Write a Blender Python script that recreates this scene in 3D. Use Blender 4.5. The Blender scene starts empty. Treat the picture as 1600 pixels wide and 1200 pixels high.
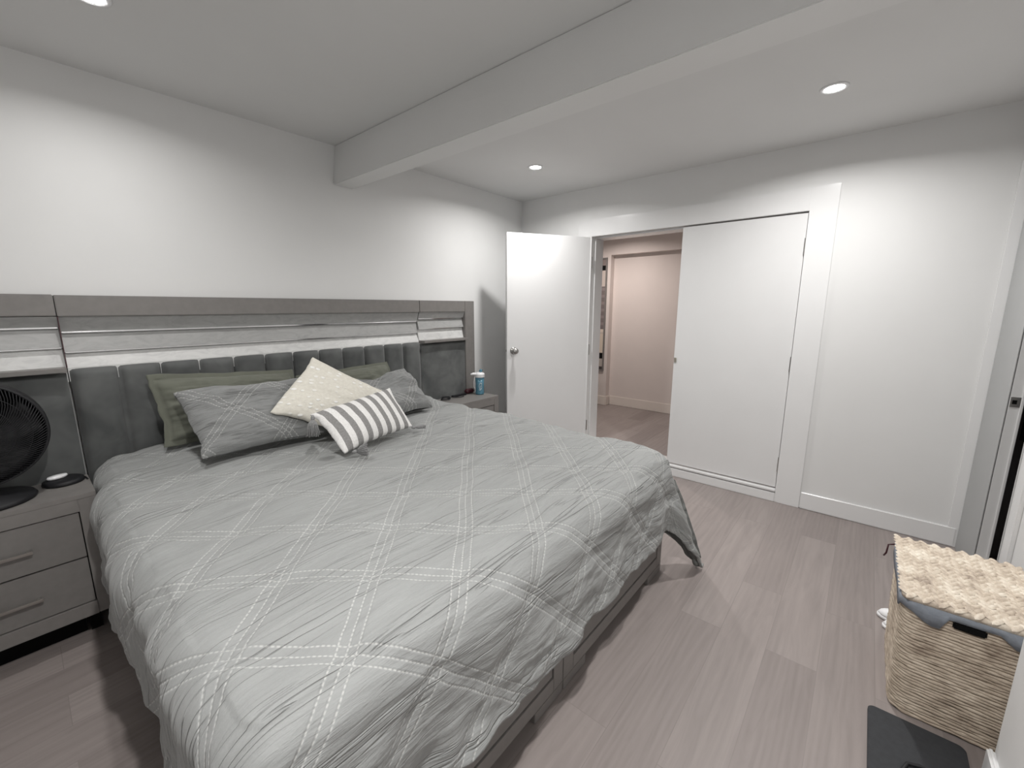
import bpy, bmesh, math, random
import numpy as np
from mathutils import Vector, Matrix
random.seed(4); rng = np.random.default_rng(4)
C = bpy.context.scene.collection
SC = bpy.context.scene

# ------------------------------------------------------------------ camera
yaw, pitch, roll = 0.86910, -0.18229, 0.00075
cam_d = bpy.data.cameras.new('camera'); cam = bpy.data.objects.new('camera', cam_d); C.objects.link(cam)
f = Vector((math.sin(yaw)*math.cos(pitch), math.cos(yaw)*math.cos(pitch), math.sin(pitch)))
r = Vector((math.cos(yaw), -math.sin(yaw), 0)); u = r.cross(f)
r2 = r*math.cos(roll) + u*math.sin(roll); u2 = -r*math.sin(roll) + u*math.cos(roll)
M = Matrix((r2, u2, -f)).transposed().to_4x4(); M.translation = Vector((-3.6030, -2.9104, 1.4693))
cam.matrix_world = M
cam_d.sensor_width = 36; cam_d.lens = 654.86/1600*36; cam_d.clip_start = .02
SC.camera = cam
# ------------------------------------------------------------------ exposure, world, lights
vs = SC.view_settings
vs.view_transform = 'Standard'; vs.look = 'None'; vs.gamma = 1; vs.use_curve_mapping = False
vs.exposure = 0.13
w = bpy.data.worlds.new('world'); SC.world = w; w.use_nodes = True
w.node_tree.nodes['Background'].inputs[0].default_value = (.5, .5, .52, 1)
w.node_tree.nodes['Background'].inputs[1].default_value = .02
H = 2.541
LIGHTS = [(-.797, -.777), (-.80, -2.639), (-3.27, -.690), (-3.35, -2.60)]
LW = (14, 18, 7, 29)
HALL_W = 15

# ------------------------------------------------------------------ materials
def nt(name):
    m = bpy.data.materials.new(name); m.use_nodes = True
    t = m.node_tree; return m, t, t.nodes['Principled BSDF']
def N(t, typ, **kw):
    n = t.nodes.new(typ)
    for k, v in kw.items(): setattr(n, k, v)
    return n
def plug(t, node, key, val):
    if hasattr(val, 'links') or isinstance(val, bpy.types.NodeSocket): t.links.new(val, node.inputs[key])
    else: node.inputs[key].default_value = val
def mth(t, op, a, b=None, c=None, clamp=False):
    n = N(t, 'ShaderNodeMath', operation=op); n.use_clamp = clamp
    plug(t, n, 0, a)
    if b is not None: plug(t, n, 1, b)
    if c is not None: plug(t, n, 2, c)
    return n.outputs[0]
def mapping(t, scale=(1,1,1), coord='Object', rot=(0,0,0)):
    tc = N(t, 'ShaderNodeTexCoord'); mp = N(t, 'ShaderNodeMapping')
    t.links.new(tc.outputs[coord], mp.inputs[0]); mp.inputs['Scale'].default_value = scale; mp.inputs['Rotation'].default_value = rot
    return mp.outputs[0]
def noise(t, vec, scale, detail=3, rough=.5, typ=None, dist=0):
    n = N(t, 'ShaderNodeTexNoise'); t.links.new(vec, n.inputs['Vector'])
    n.inputs['Scale'].default_value = scale; n.inputs['Detail'].default_value = detail; n.inputs['Roughness'].default_value = rough
    n.inputs['Distortion'].default_value = dist
    if typ: n.noise_type = typ
    return n
def ramp(t, fac, stops, interp='LINEAR'):
    n = N(t, 'ShaderNodeValToRGB'); t.links.new(fac, n.inputs[0]); cr = n.color_ramp; cr.interpolation = interp
    while len(cr.elements) < len(stops): cr.elements.new(.5)
    for e, (p, c) in zip(cr.elements, stops): e.position = p; e.color = (*c, 1) if len(c) == 3 else c
    return n.outputs[0]
def mix(t, fac, a, b):
    n = N(t, 'ShaderNodeMix', data_type='RGBA')
    for i, v in ((0, fac), (6, a), (7, b)):
        if isinstance(v, bpy.types.NodeSocket): t.links.new(v, n.inputs[i])
        else: n.inputs[i].default_value = (*v, 1) if isinstance(v, tuple) and len(v) == 3 else v
    return n.outputs[2]
def bump(t, b, h, strength=.3, dist=.01):
    n = N(t, 'ShaderNodeBump'); n.inputs['Strength'].default_value = strength; n.inputs['Distance'].default_value = dist
    t.links.new(h, n.inputs['Height']); t.links.new(n.outputs[0], b.inputs['Normal'])
def simple(name, col, rough=.5, metal=0, var=.06, nscale=8, bstr=.05, bscale=120, bdist=.002, spec=None, sheen=0):
    m, t, b = nt(name)
    v = mapping(t); n = noise(t, v, nscale)
    c0 = tuple(max(0, x*(1-var)) for x in col); c1 = tuple(min(1, x*(1+var)) for x in col)
    t.links.new(ramp(t, n.outputs[0], [(.3, c0), (.7, c1)]), b.inputs['Base Color'])
    b.inputs['Roughness'].default_value = rough; b.inputs['Metallic'].default_value = metal
    if spec is not None: b.inputs['Specular IOR Level'].default_value = spec
    if sheen: b.inputs['Sheen Weight'].default_value = sheen
    if bstr: bump(t, b, noise(t, v, bscale).outputs[0], bstr, bdist)
    return m
m_wall = simple('painted_wall', (.77, .77, .765), .6, var=.012, nscale=3, bstr=.05, bscale=180)
m_ceil = simple('ceiling_paint', (.74, .74, .735), .85, var=.01, nscale=3, bstr=.05, bscale=180)
m_trim = simple('gloss_white_paint', (.80, .80, .80), .22, var=.01, nscale=4, bstr=.06, bscale=14, bdist=.004)
m_door = simple('satin_white_door', (.77, .77, .77), .32, var=.01, nscale=4, bstr=.05, bscale=20, bdist=.003)
m_shadestrip = simple('shaded_strip_paint', (.40, .405, .405), .5, var=.01)  # shade put into the colour of the strip by the narrow doorway
m_hall = simple('hall_wall_paint', (.74, .675, .645), .7, var=.02, nscale=3)
m_halltrim = simple('hall_trim_paint', (.80, .74, .69), .4, var=.01)
m_frame = simple('taupe_lacquer', (.215, .203, .194), .42, var=.05, nscale=30, bstr=.05, bscale=300)
m_frame_in = simple('taupe_lacquer_drawer', (.20, .19, .182), .45, var=.05, nscale=30, bstr=.05, bscale=300)
m_gap = simple('dark_gap', (.006, .006, .006), .95, spec=.1)
m_chrome = simple('chrome', (.75, .75, .76), .08, 1, var=.01, bstr=0)
m_steel = simple('satin_steel', (.45, .44, .43), .28, 1, var=.04, bstr=0)
m_brass = simple('champagne_metal', (.62, .58, .5), .28, 1, var=.03, bstr=0)
m_handle = simple('taupe_metal', (.36, .34, .32), .3, .8, var=.03, bstr=0)
m_black = simple('black_plastic', (.006, .006, .008), .6, var=.1)
m_white = simple('white_plastic', (.85, .85, .86), .3, var=.02, bstr=0)
m_mat = simple('charcoal_rubber', (.032, .034, .038), .75, var=.1, nscale=60, bstr=.2, bscale=500)
m_burg = simple('burgundy_plastic', (.05, .008, .014), .3, var=.15)
m_olive = simple('olive_cotton', (.130, .136, .108), .85, var=.07, nscale=14, bstr=.25, bscale=30, bdist=.006, sheen=.15)
m_under = simple('duvet_lining', (.16, .165, .16), .9, var=.05)
m_matt = simple('mattress_ticking', (.5, .5, .5), .9)
m_green = simple('sage_fabric', (.10, .13, .09), .9, var=.3, nscale=20)
m_dark = simple('dark_cloth', (.02, .018, .02), .9, var=.5, nscale=6)
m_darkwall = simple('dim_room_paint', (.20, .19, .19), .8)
m_print = simple('white_print', (.75, .82, .86), .5, bstr=0)
m_tassel = simple('tassel_yarn', (.25, .25, .25), .95, var=.25, nscale=150, bstr=.5, bscale=300)
m_liner = simple('blue_grey_liner', (.25, .275, .315), .9, var=.1, nscale=40, bstr=.3, bscale=120, bdist=.004)

def m_emit(name, col, s):
    m, t, b = nt(name); b.inputs['Base Color'].default_value = (*col, 1)
    b.inputs['Emission Color'].default_value = (*col, 1); b.inputs['Emission Strength'].default_value = s
    return m
m_lens = m_emit('lamp_lens', (1, .99, .97), 22)

def floor_mat(name, tint):
    m, t, b = nt(name); v = mapping(t)
    br = N(t, 'ShaderNodeTexBrick'); t.links.new(v, br.inputs['Vector'])
    br.offset = .37; br.inputs['Scale'].default_value = 1; br.inputs['Brick Width'].default_value = 1.22
    br.inputs['Row Height'].default_value = .182; br.inputs['Mortar Size'].default_value = .0012; br.inputs['Mortar Smooth'].default_value = .1
    br.inputs['Color1'].default_value = (0, 0, 0, 1); br.inputs['Color2'].default_value = (1, 1, 1, 1); br.inputs['Mortar'].default_value = (.5, .5, .5, 1)
    # per-plank shift of the grain
    vadd = N(t, 'ShaderNodeVectorMath', operation='MULTIPLY_ADD'); t.links.new(br.outputs['Color'], vadd.inputs[0])
    vadd.inputs[1].default_value = (7.3, 3.1, 5.0); t.links.new(v, vadd.inputs[2])
    mp = N(t, 'ShaderNodeMapping'); t.links.new(vadd.outputs[0], mp.inputs[0]); mp.inputs['Scale'].default_value = (1.3, 14, 1)
    g1 = noise(t, mp.outputs[0], 1.6, 6, .62, dist=1.2)
    mp2 = N(t, 'ShaderNodeMapping'); t.links.new(vadd.outputs[0], mp2.inputs[0]); mp2.inputs['Scale'].default_value = (4, 90, 1)
    g2 = noise(t, mp2.outputs[0], 2.5, 3, .6)
    mp3 = N(t, 'ShaderNodeMapping'); t.links.new(vadd.outputs[0], mp3.inputs[0]); mp3.inputs['Scale'].default_value = (.5, 5.5, 1)
    wv = N(t, 'ShaderNodeTexWave', wave_type='RINGS'); t.links.new(mp3.outputs[0], wv.inputs['Vector'])
    wv.inputs['Scale'].default_value = 2.2; wv.inputs['Distortion'].default_value = 11; wv.inputs['Detail'].default_value = 3; wv.inputs['Detail Scale'].default_value = .8
    T = lambda k: tuple(a*k for a in tint)
    c = ramp(t, g1.outputs[0], [(.25, T(.86)), (.5, T(1.0)), (.78, T(1.16))])
    c = mix(t, mth(t, 'MULTIPLY', wv.outputs['Fac'], .22), c, T(1.35))
    c = mix(t, mth(t, 'MULTIPLY', g2.outputs[0], .22), c, T(.8))
    tone = N(t, 'ShaderNodeMix', data_type='RGBA', blend_type='MULTIPLY'); tone.inputs[0].default_value = 1
    t.links.new(c, tone.inputs[6]); t.links.new(ramp(t, br.outputs['Color'], [(0, (.87, .86, .86)), (1, (1.08, 1.08, 1.08))]), tone.inputs[7])
    c = mix(t, mth(t, 'MULTIPLY', br.outputs['Fac'], .35), tone.outputs[2], T(.55))
    t.links.new(c, b.inputs['Base Color']); b.inputs['Roughness'].default_value = .48
    bump(t, b, g2.outputs[0], .08, .002)
    return m
m_floor = floor_mat('oak_look_planks', (.275, .240, .228))

def velvet():
    m, t, b = nt('charcoal_velvet'); v = mapping(t)
    n = noise(t, v, 5, 3, .6, dist=.3)
    t.links.new(ramp(t, n.outputs[0], [(.35, (.075, .079, .079)), (.65, (.135, .140, .138))]), b.inputs['Base Color'])
    b.inputs['Roughness'].default_value = .8; b.inputs['Sheen Weight'].default_value = .5; b.inputs['Sheen Roughness'].default_value = .4
    bump(t, b, noise(t, v, 7, 2).outputs[0], .12, .02); return m
m_velvet = velvet()
def marble(name, k):
    m, t, b = nt(name); v = mapping(t, (1, 1, 2.5))
    n = noise(t, v, 9, 6, .65, dist=1.8)
    t.links.new(ramp(t, n.outputs[0], [(.3, (.56*k, .56*k, .555*k)), (.52, (.67*k, .67*k, .66*k)), (.75, (.74*k, .74*k, .73*k))]), b.inputs['Base Color'])
    b.inputs['Roughness'].default_value = .4; return m
m_marble = marble('pale_marbled_board', 1.0); m_marble_shade = marble('shaded_marbled_board', .58)  # second copy puts the rail's shade into the upper bands' colour

# crinkled duvet cotton with triple stitched lines forming a diamond lattice (UV in metres of cloth)
def duvet_mat(name, sp, ph_a, ph_b, d, wscale=1.0, base=(.295, .302, .298)):
    m, t, b = nt(name)
    uv = N(t, 'ShaderNodeUVMap'); sep = N(t, 'ShaderNodeSeparateXYZ'); t.links.new(uv.outputs[0], sep.inputs[0])
    wob = noise(t, uv.outputs[0], 2.5, 2); wb = mth(t, 'MULTIPLY', mth(t, 'SUBTRACT', wob.outputs[0], .5), .05)
    X, Y = sep.outputs[0], sep.outputs[1]
    A = mth(t, 'ADD', mth(t, 'SUBTRACT', Y, X), wb); B = mth(t, 'ADD', mth(t, 'ADD', X, Y), wb)
    masks = []; fall = []
    for co, oth, ph in ((A, B, ph_a), (B, A, ph_b)):
        q = mth(t, 'SUBTRACT', co, ph)
        # distance to the nearest multiple of sp
        q = mth(t, 'SUBTRACT', mth(t, 'MULTIPLY', mth(t, 'FRACT', mth(t, 'ADD', mth(t, 'DIVIDE', q, sp), .5)), sp), sp/2)
        dist = mth(t, 'ABSOLUTE', q)                        # centre line
        dist = mth(t, 'MINIMUM', dist, mth(t, 'ABSOLUTE', mth(t, 'SUBTRACT', dist, d)))
        line = mth(t, 'SUBTRACT', 1, mth(t, 'DIVIDE', dist, .0038), clamp=True)
        dash = mth(t, 'SINE', mth(t, 'MULTIPLY', oth, 2*math.pi/.017))
        dash = mth(t, 'MULTIPLY_ADD', dash, .6, .75, clamp=True)
        dn = noise(t, uv.outputs[0], 9, 2)
        vis = mth(t, 'MULTIPLY_ADD', dn.outputs[0], 1.2, .35, clamp=True)
        masks.append(mth(t, 'MULTIPLY', mth(t, 'MULTIPLY', mth(t, 'POWER', line, .6), dash), vis)); fall.append(mth(t, 'SUBTRACT', 1, mth(t, 'DIVIDE', dist, .007), clamp=True))
    mask = mth(t, 'MAXIMUM', masks[0], masks[1]); groove = mth(t, 'MAXIMUM', fall[0], fall[1])
    mp = N(t, 'ShaderNodeMapping'); t.links.new(uv.outputs[0], mp.inputs[0]); mp.inputs['Scale'].default_value = (1.6*wscale, 10*wscale, 1); mp.inputs['Rotation'].default_value = (0, 0, math.radians(-6))
    n1 = noise(t, mp.outputs[0], 2.2, 4, .55, dist=.7)
    mpc = N(t, 'ShaderNodeMapping'); t.links.new(uv.outputs[0], mpc.inputs[0]); mpc.inputs['Scale'].default_value = (.9*wscale, 13*wscale, 1); mpc.inputs['Rotation'].default_value = (0, 0, math.radians(-7))
    nc = noise(t, mpc.outputs[0], 2.6, 1.5, .5, dist=.15)
    crease = mth(t, 'SUBTRACT', 1, mth(t, 'MULTIPLY', mth(t, 'ABSOLUTE', mth(t, 'SUBTRACT', nc.outputs[0], .5)), 34), clamp=True)
    m2 = noise(t, mpc.outputs[0], .9, 3); gate = mth(t, 'MULTIPLY_ADD', m2.outputs[0], 4.5, -1.95, clamp=True)
    crease = mth(t, 'MULTIPLY', crease, gate)
    n2 = noise(t, mp.outputs[0], 6, 4, .6, dist=.5)
    n3 = noise(t, uv.outputs[0], 160, 2)
    c = ramp(t, n1.outputs[0], [(.3, tuple(x*.93 for x in base)), (.7, tuple(x*1.05 for x in base))])
    c = mix(t, mth(t, 'MULTIPLY', mask, .54), c, (.70, .70, .68))
    t.links.new(c, b.inputs['Base Color']); b.inputs['Roughness'].default_value = .85; b.inputs['Sheen Weight'].default_value = .15
    h = mth(t, 'MULTIPLY', n2.outputs[0], .42); h = mth(t, 'MULTIPLY_ADD', n1.outputs[0], .25, h)
    h = mth(t, 'MULTIPLY_ADD', crease, -.65, h); h = mth(t, 'MULTIPLY_ADD', groove, -.14, h); h = mth(t, 'MULTIPLY_ADD', n3.outputs[0], .04, h)
    bump(t, b, h, .8, .014)
    return m
m_duvet = duvet_mat('crinkled_grey_cotton', .35, .065, -.440, .033)
m_sham = duvet_mat('crinkled_grey_sham', .37, .04, .02, .030, 1.6, (.225, .23, .228))

def cream_mat():
    m, t, b = nt('cream_tufted_cotton'); uv = N(t, 'ShaderNodeUVMap')
    rot = N(t, 'ShaderNodeMapping'); t.links.new(uv.outputs[0], rot.inputs[0]); rot.inputs['Scale'].default_value = (22, 30, 1)
    vo = N(t, 'ShaderNodeTexVoronoi'); t.links.new(rot.outputs[0], vo.inputs['Vector']); vo.inputs['Randomness'].default_value = .45; vo.inputs['Scale'].default_value = 1
    sel = noise(t, uv.outputs[0], 7, 1)
    spot = mth(t, 'MULTIPLY', mth(t, 'SUBTRACT', 1, mth(t, 'MULTIPLY', mth(t, 'SUBTRACT', vo.outputs['Distance'], .20), 8), clamp=True), mth(t, 'MULTIPLY_ADD', sel.outputs[0], 7, -2.4, clamp=True))
    n = noise(t, uv.outputs[0], 60, 3)
    c = ramp(t, n.outputs[0], [(.3, (.66, .63, .56)), (.7, (.74, .715, .64))])
    t.links.new(mix(t, spot, c, (.90, .89, .86)), b.inputs['Base Color']); b.inputs['Roughness'].default_value = .95
    h = mth(t, 'MULTIPLY_ADD', spot, .8, mth(t, 'MULTIPLY', n.outputs[0], .35)); bump(t, b, h, .7, .006); return m
m_cream = cream_mat()
def stripe_mat():
    m, t, b = nt('grey_white_stripe'); uv = N(t, 'ShaderNodeUVMap'); sep = N(t, 'ShaderNodeSeparateXYZ'); t.links.new(uv.outputs[0], sep.inputs[0])
    fr = mth(t, 'FRACT', mth(t, 'MULTIPLY_ADD', sep.outputs[0], 14.2, .20)); st = mth(t, 'GREATER_THAN', fr, .50)
    n = noise(t, uv.outputs[0], 120, 3)
    a = ramp(t, n.outputs[0], [(.3, (.70, .69, .67)), (.7, (.82, .81, .80))]); c = ramp(t, n.outputs[0], [(.3, (.21, .205, .20)), (.7, (.29, .285, .28))])
    t.links.new(mix(t, st, a, c), b.inputs['Base Color']); b.inputs['Roughness'].default_value = .95; bump(t, b, n.outputs[0], .5, .004); return m
m_stripe = stripe_mat()
def straw(name, c0, c1, c2, sx=(40, 40, 160)):
    m, t, b = nt(name); v = mapping(t, sx); n = noise(t, v, 1, 5, .65)
    v2 = mapping(t); n2 = noise(t, v2, 14, 3); mm = mth(t, 'MULTIPLY_ADD', n2.outputs[0], .6, mth(t, 'MULTIPLY', n.outputs[0], .5))
    t.links.new(ramp(t, mm, [(.38, c0), (.54, c1), (.72, c2)]), b.inputs['Base Color']); b.inputs['Roughness'].default_value = .7
    bump(t, b, n.outputs[0], .5, .003); return m
m_rope = straw('seagrass_rope', (.30, .235, .18), (.48, .40, .315), (.68, .59, .48))
m_braid = straw('seagrass_braid', (.36, .29, .235), (.62, .53, .43), (.86, .79, .68), (60, 60, 60))
def cup_mat():
    m, t, b = nt('blue_translucent_cup'); v = mapping(t); n = noise(t, v, 40, 2)
    t.links.new(ramp(t, n.outputs[0], [(.3, (.09, .25, .35)), (.7, (.15, .33, .43))]), b.inputs['Base Color'])
    b.inputs['Roughness'].default_value = .15; b.inputs['Transmission Weight'].default_value = .25; return m
m_cup = cup_mat()
def reflection_bands():  # mirror face: its reflection painted as flat colour bands
    m, t, b = nt('painted_reflection'); tc = N(t, 'ShaderNodeTexCoord'); sep = N(t, 'ShaderNodeSeparateXYZ'); t.links.new(tc.outputs['Object'], sep.inputs[0])
    z = mth(t, 'DIVIDE', mth(t, 'SUBTRACT', sep.outputs[2], .02), 1.50)
    c = ramp(t, z, [(0, (.08, .07, .07)), (.025, (.50, .46, .43)), (.10, (.01, .01, .01)), (.155, (.72, .63, .53)), (.33, (.62, .54, .48)), (.345, (.75, .66, .58)), (.375, (.20, .17, .17)), (.76, (.60, .53, .49)), (.90, (.01, .01, .01)), (.945, (.26, .22, .21))], 'CONSTANT')
    st = mth(t, 'MULTIPLY', mth(t, 'GREATER_THAN', mth(t, 'FRACT', mth(t, 'MULTIPLY', z, 16)), .6), mth(t, 'MULTIPLY', mth(t, 'GREATER_THAN', z, .375), mth(t, 'LESS_THAN', z, .76)))
    t.links.new(mix(t, mth(t, 'MULTIPLY', st, .6), c, (.34, .29, .28)), b.inputs['Base Color']); b.inputs['Roughness'].default_value = .3; return m
m_reflection = reflection_bands()

# ------------------------------------------------------------------ mesh helpers
class MB:
    def __init__(s): s.v = []; s.f = []
    def add(s, vs, fs):
        o = len(s.v); s.v += [tuple(p) for p in vs]; s.f += [tuple(i+o for i in q) for q in fs]; return s
    def box(s, x0, x1, y0, y1, z0, z1):
        v = [(x, y, z) for z in (z0, z1) for x, y in ((x0, y0), (x1, y0), (x1, y1), (x0, y1))]
        return s.add(v, [(3,2,1,0), (4,5,6,7), (0,1,5,4), (1,2,6,5), (2,3,7,6), (3,0,4,7)])
    def tube(s, pts, rad, n=10, closed=False, cap=True):
        pts = [Vector(p) for p in pts]; k = len(pts); vs = []; up = None
        for i, p in enumerate(pts):
            a = pts[i-1] if (i or closed) else p; b = pts[(i+1) % k] if (i < k-1 or closed) else p
            d = (b-a).normalized()
            if up is None: up = d.orthogonal().normalized()
            up = (up - d*up.dot(d)).normalized(); sd = d.cross(up)
            rr = rad[i] if hasattr(rad, '__len__') else rad
            for j in range(n):
                t = 2*math.pi*j/n; vs.append(p + (up*math.cos(t) + sd*math.sin(t))*rr)
        fs = []
        for i in range(k if closed else k-1):
            for j in range(n):
                a = i*n+j; b = i*n+(j+1) % n; c = ((i+1) % k)*n+(j+1) % n; d = ((i+1) % k)*n+j
                fs.append((a, b, c, d))
        if cap and not closed: fs += [tuple(range(n))[::-1], tuple((k-1)*n+j for j in range(n))]
        return s.add(vs, fs)
    def lathe(s, prof, n=32, o=(0,0,0), ax='z'):
        vs = []; o = Vector(o)
        for (rr, h) in prof:
            for j in range(n):
                t = 2*math.pi*j/n; a, b = rr*math.cos(t), rr*math.sin(t)
                p = {'z': (a, b, h), 'y': (a, h, b), 'x': (h, a, b)}[ax]; vs.append(o+Vector(p))
        fs = []
        for i in range(len(prof)-1):
            for j in range(n): fs.append((i*n+j, i*n+(j+1) % n, (i+1)*n+(j+1) % n, (i+1)*n+j))
        fs += [tuple(range(n))[::-1], tuple((len(prof)-1)*n+j for j in range(n))]
        return s.add(vs, fs)
    def xf(s, mat):
        s.v = [tuple(mat @ Vector(p)) for p in s.v]; return s
    def build(s, name, mat, parent=None, bevel=0, smooth=False, seg=2):
        me = bpy.data.meshes.new(name); me.from_pydata(s.v, [], s.f); me.update()
        bm = bmesh.new(); bm.from_mesh(me); bmesh.ops.recalc_face_normals(bm, faces=bm.faces)
        if bevel: 
            bmesh.ops.bevel(bm, geom=[e for e in bm.edges if len(e.link_faces) == 2 and e.calc_face_angle(0) > .6], offset=bevel, segments=seg, affect='EDGES', clamp_overlap=True)
        bm.to_mesh(me); bm.free()
        if smooth: me.polygons.foreach_set('use_smooth', [True]*len(me.polygons))
        if mat: me.materials.append(mat)
        o = bpy.data.objects.new(name, me); C.objects.link(o)
        if parent:
            o.parent = parent
            off = parent_offset(parent)
            me.transform(Matrix.Translation(-off))
        return o
def parent_offset(p):
    off = Vector((0,0,0))
    while p is not None: off += p.location; p = p.parent
    return off
def tag(o, label=None, cat=None, group=None, kind=None):
    for k, v in (('label', label), ('category', cat), ('group', group), ('kind', kind)):
        if v: o[k] = v
    return o
def thing(name, label, cat, loc, group=None):
    o = bpy.data.objects.new(name, None); C.objects.link(o); o.location = loc; o.empty_display_size = .1
    return tag(o, label, cat, group)
def box(name, mat, b, parent=None, bevel=0):
    return MB().box(*b).build(name, mat, parent, bevel)
def struct(name, mat, boxes, bevel=0, label=None):
    m = MB()
    for b in boxes: m.box(*b)
    return tag(m.build(name, mat, None, bevel), label, None, None, 'structure')

# value noise in numpy (for real wrinkles)
def vnoise(x, y, seed):
    g = np.random.default_rng(seed).random((256, 256))
    xi = np.floor(x).astype(int); yi = np.floor(y).astype(int); xf = x-xi; yf = y-yi
    xf = xf*xf*xf*(xf*(xf*6-15)+10); yf = yf*yf*yf*(yf*(yf*6-15)+10)
    a = g[xi % 256, yi % 256]; b = g[(xi+1) % 256, yi % 256]; c = g[xi % 256, (yi+1) % 256]; d = g[(xi+1) % 256, (yi+1) % 256]
    return (a*(1-xf)+b*xf)*(1-yf)+(c*(1-xf)+d*xf)*yf - .5
def fbm(x, y, seed, oct=4, gain=.5):
    s = 0; a = 1
    for i in range(oct): s = s + a*vnoise(x*2**i+i*17.3, y*2**i+i*9.1, seed+i); a *= gain
    return s
def grid_obj(name, P, U, V, mat, parent=None):
    ny, nx = P.shape[:2]
    me = bpy.data.meshes.new(name)
    idx = np.arange(nx*ny).reshape(ny, nx)
    q = np.stack([idx[:-1, :-1], idx[:-1, 1:], idx[1:, 1:], idx[1:, :-1]], -1).reshape(-1, 4)
    me.from_pydata(P.reshape(-1, 3).tolist(), [], q.tolist()); me.update()
    uvl = me.uv_layers.new(name='UVMap'); lv = np.empty(len(me.loops), dtype=np.int32); me.loops.foreach_get('vertex_index', lv)
    uv = np.stack([U.reshape(-1)[lv], V.reshape(-1)[lv]], -1).astype(np.float32); uvl.data.foreach_set('uv', uv.reshape(-1))
    me.polygons.foreach_set('use_smooth', np.ones(len(me.polygons), dtype=bool)); me.materials.append(mat)
    o = bpy.data.objects.new(name, me); C.objects.link(o)
    if parent: o.parent = parent; me.transform(Matrix.Translation(-parent_offset(parent)))
    return o
def sstep(a, b, x):
    t = np.clip((x-a)/(b-a), 0, 1); return t*t*(3-2*t)

# ------------------------------------------------------------------ room shell
YE, YD, YC, YF = -.8465, -1.6706, -2.5093, -2.6658
ZT, ZB, ZF, BB = 2.1094, .1094, 2.2605, .128
TW = .19; D = -3.481; YN = -3.36; XN = -1.83; XL = -5.15
struct('floor', m_floor, [(XL-.1, 0, D-.1, .1, -.06, 0)])
struct('ceiling', m_ceil, [(XL-.1, .1, D-.1, .1, H, H+.08)])
struct('wall_back', m_wall, [(XL-.1, 0, 0, .12, 0, H)])
struct('wall_left', m_wall, [(XL-.12, XL, D, 0, 0, H)])
struct('wall_right', m_wall, [(0, TW, YE, .12, 0, H), (0, TW, YC, YE, ZT, H), (0, TW, D-.12, YC, 0, H)])
DX0, DX1, DZ = -.47, -.925, 2.06; DT = .048      # narrow doorway in the front wall
struct('wall_front', m_wall, [(XL, XN, YN-.24, YN, 0, H), (XN, DX1, D-.12, D, 0, H), (DX1, DX0, D-DT, D, DZ, H), (DX0, 0, D-DT, D, 0, H)])
m = MB()
m.add([(-2.052, 0, 2.288), (-1.9075, 0, 2.288), (-1.9075, 0, H), (-2.024, 0, H), (-2.062, YN, 2.288), (-1.9075, YN, 2.288), (-1.9075, YN, H), (-2.024, YN, H)],
      [(0,1,2,3), (4,7,6,5), (0,4,5,1), (1,5,6,2), (2,6,7,3), (3,7,4,0)])
tag(m.build('ceiling_beam', m_wall, None, .004), 'white boxed beam crossing the ceiling above the bed', None, None, 'structure')
# double doorway: flat glossy casing, raised sill, stops
struct('trim_1', m_trim, [(-.016, 0, YF, YC, 0, ZF), (-.016, 0, YC, -.70, ZT, ZF), (-.016, 0, YE+.0, -.70, 0, ZT)], .002, 'glossy white casing around the double doorway')
m = MB(); m.box(-.02, .20, YC, YE, 0, .072)
m.box(-.022, .045, YC, YE, .080, .100); m.box(-.006, .20, YC, YE, .0721, .0799)
m.box(.0451, .20, YC, YE, .080, .092)
tag(m.build('trim_2', m_trim, None, .006, seg=3), 'raised white sill under the double doorway', None, None, 'structure')
struct('trim_3', m_trim, [(.045, TW, YC, YE, ZT-.014, ZT-.001), (.045, TW, YE-.013, YE-.001, .10, ZT-.0141), (.045, TW, YC+.001, YC+.013, .10, ZT-.0141)], .001, 'white door stop lining the double doorway')
# baseboards
def baseboard(name, pts, mat=m_trim, z0=0):
    m = MB()
    for (x0, x1, y0, y1) in pts: m.box(x0, x1, y0, y1, z0, z0+BB)
    return tag(m.build(name, mat, None, .006, seg=3), None, None, None, 'structure')
baseboard('baseboard_right', [(-.016, 0, D+.01, YF-.001), (-.016, 0, -.699, 0)])
baseboard('baseboard_front', [(XL, XN+.004, YN, YN+.018)])
baseboard('baseboard_back', [(XL, -4.14, -.016, 0), (-.80, -.017, -.016, 0)])
baseboard('baseboard_left', [(XL, XL+.016, YN+.02, -.017)])
# narrow doorway in front wall: jamb, stop and near casing
m = MB(); m.box(DX0-.004, DX0, D-DT-.001, D+.001, 0, DZ)
m.box(DX0-.010, DX0-.0041, D-DT-.001, D-DT+.010, 0, DZ); m.box(DX1, DX1+.004, D-.119, D-.001, 0, DZ); m.box(DX1+.005, DX0-.011, D-DT, D-.001, DZ-.02, DZ)
tag(m.build('trim_4', m_trim, None, .002), 'white jamb and stop of the narrow doorway behind the hamper', None, None, 'structure')
m = MB(); m.box(DX1-.11, DX1-.006, D, D+.014, 0, DZ+.07); m.box(DX1-.012, DX1-.0061+.001, D+.0141, D+.018, 0, DZ+.07); m.box(-.012, -.0001, D, D+.05, .0, H-.3)
tag(m.build('trim_5', m_trim, None, .003), 'white door casing beside the hamper', None, None, 'structure')
struct('trim_6', m_shadestrip, [(-.4695, -.014, D, D+.004, 0, DZ+.07)], .001, 'flat board with shade painted into its grey between the corner and the narrow doorway')
sp = tag(MB().box(DX0-.0062, DX0-.0041, D-.040, D-.004, .985, 1.035).build('strike_plate', m_steel), 'small metal strike plate on the doorway jamb at the right edge', 'strike plate')
MB().box(DX0-.0070, DX0-.0061, D-.026, D-.010, 1.0, 1.02).build('latch_hole', m_gap, sp)
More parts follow.
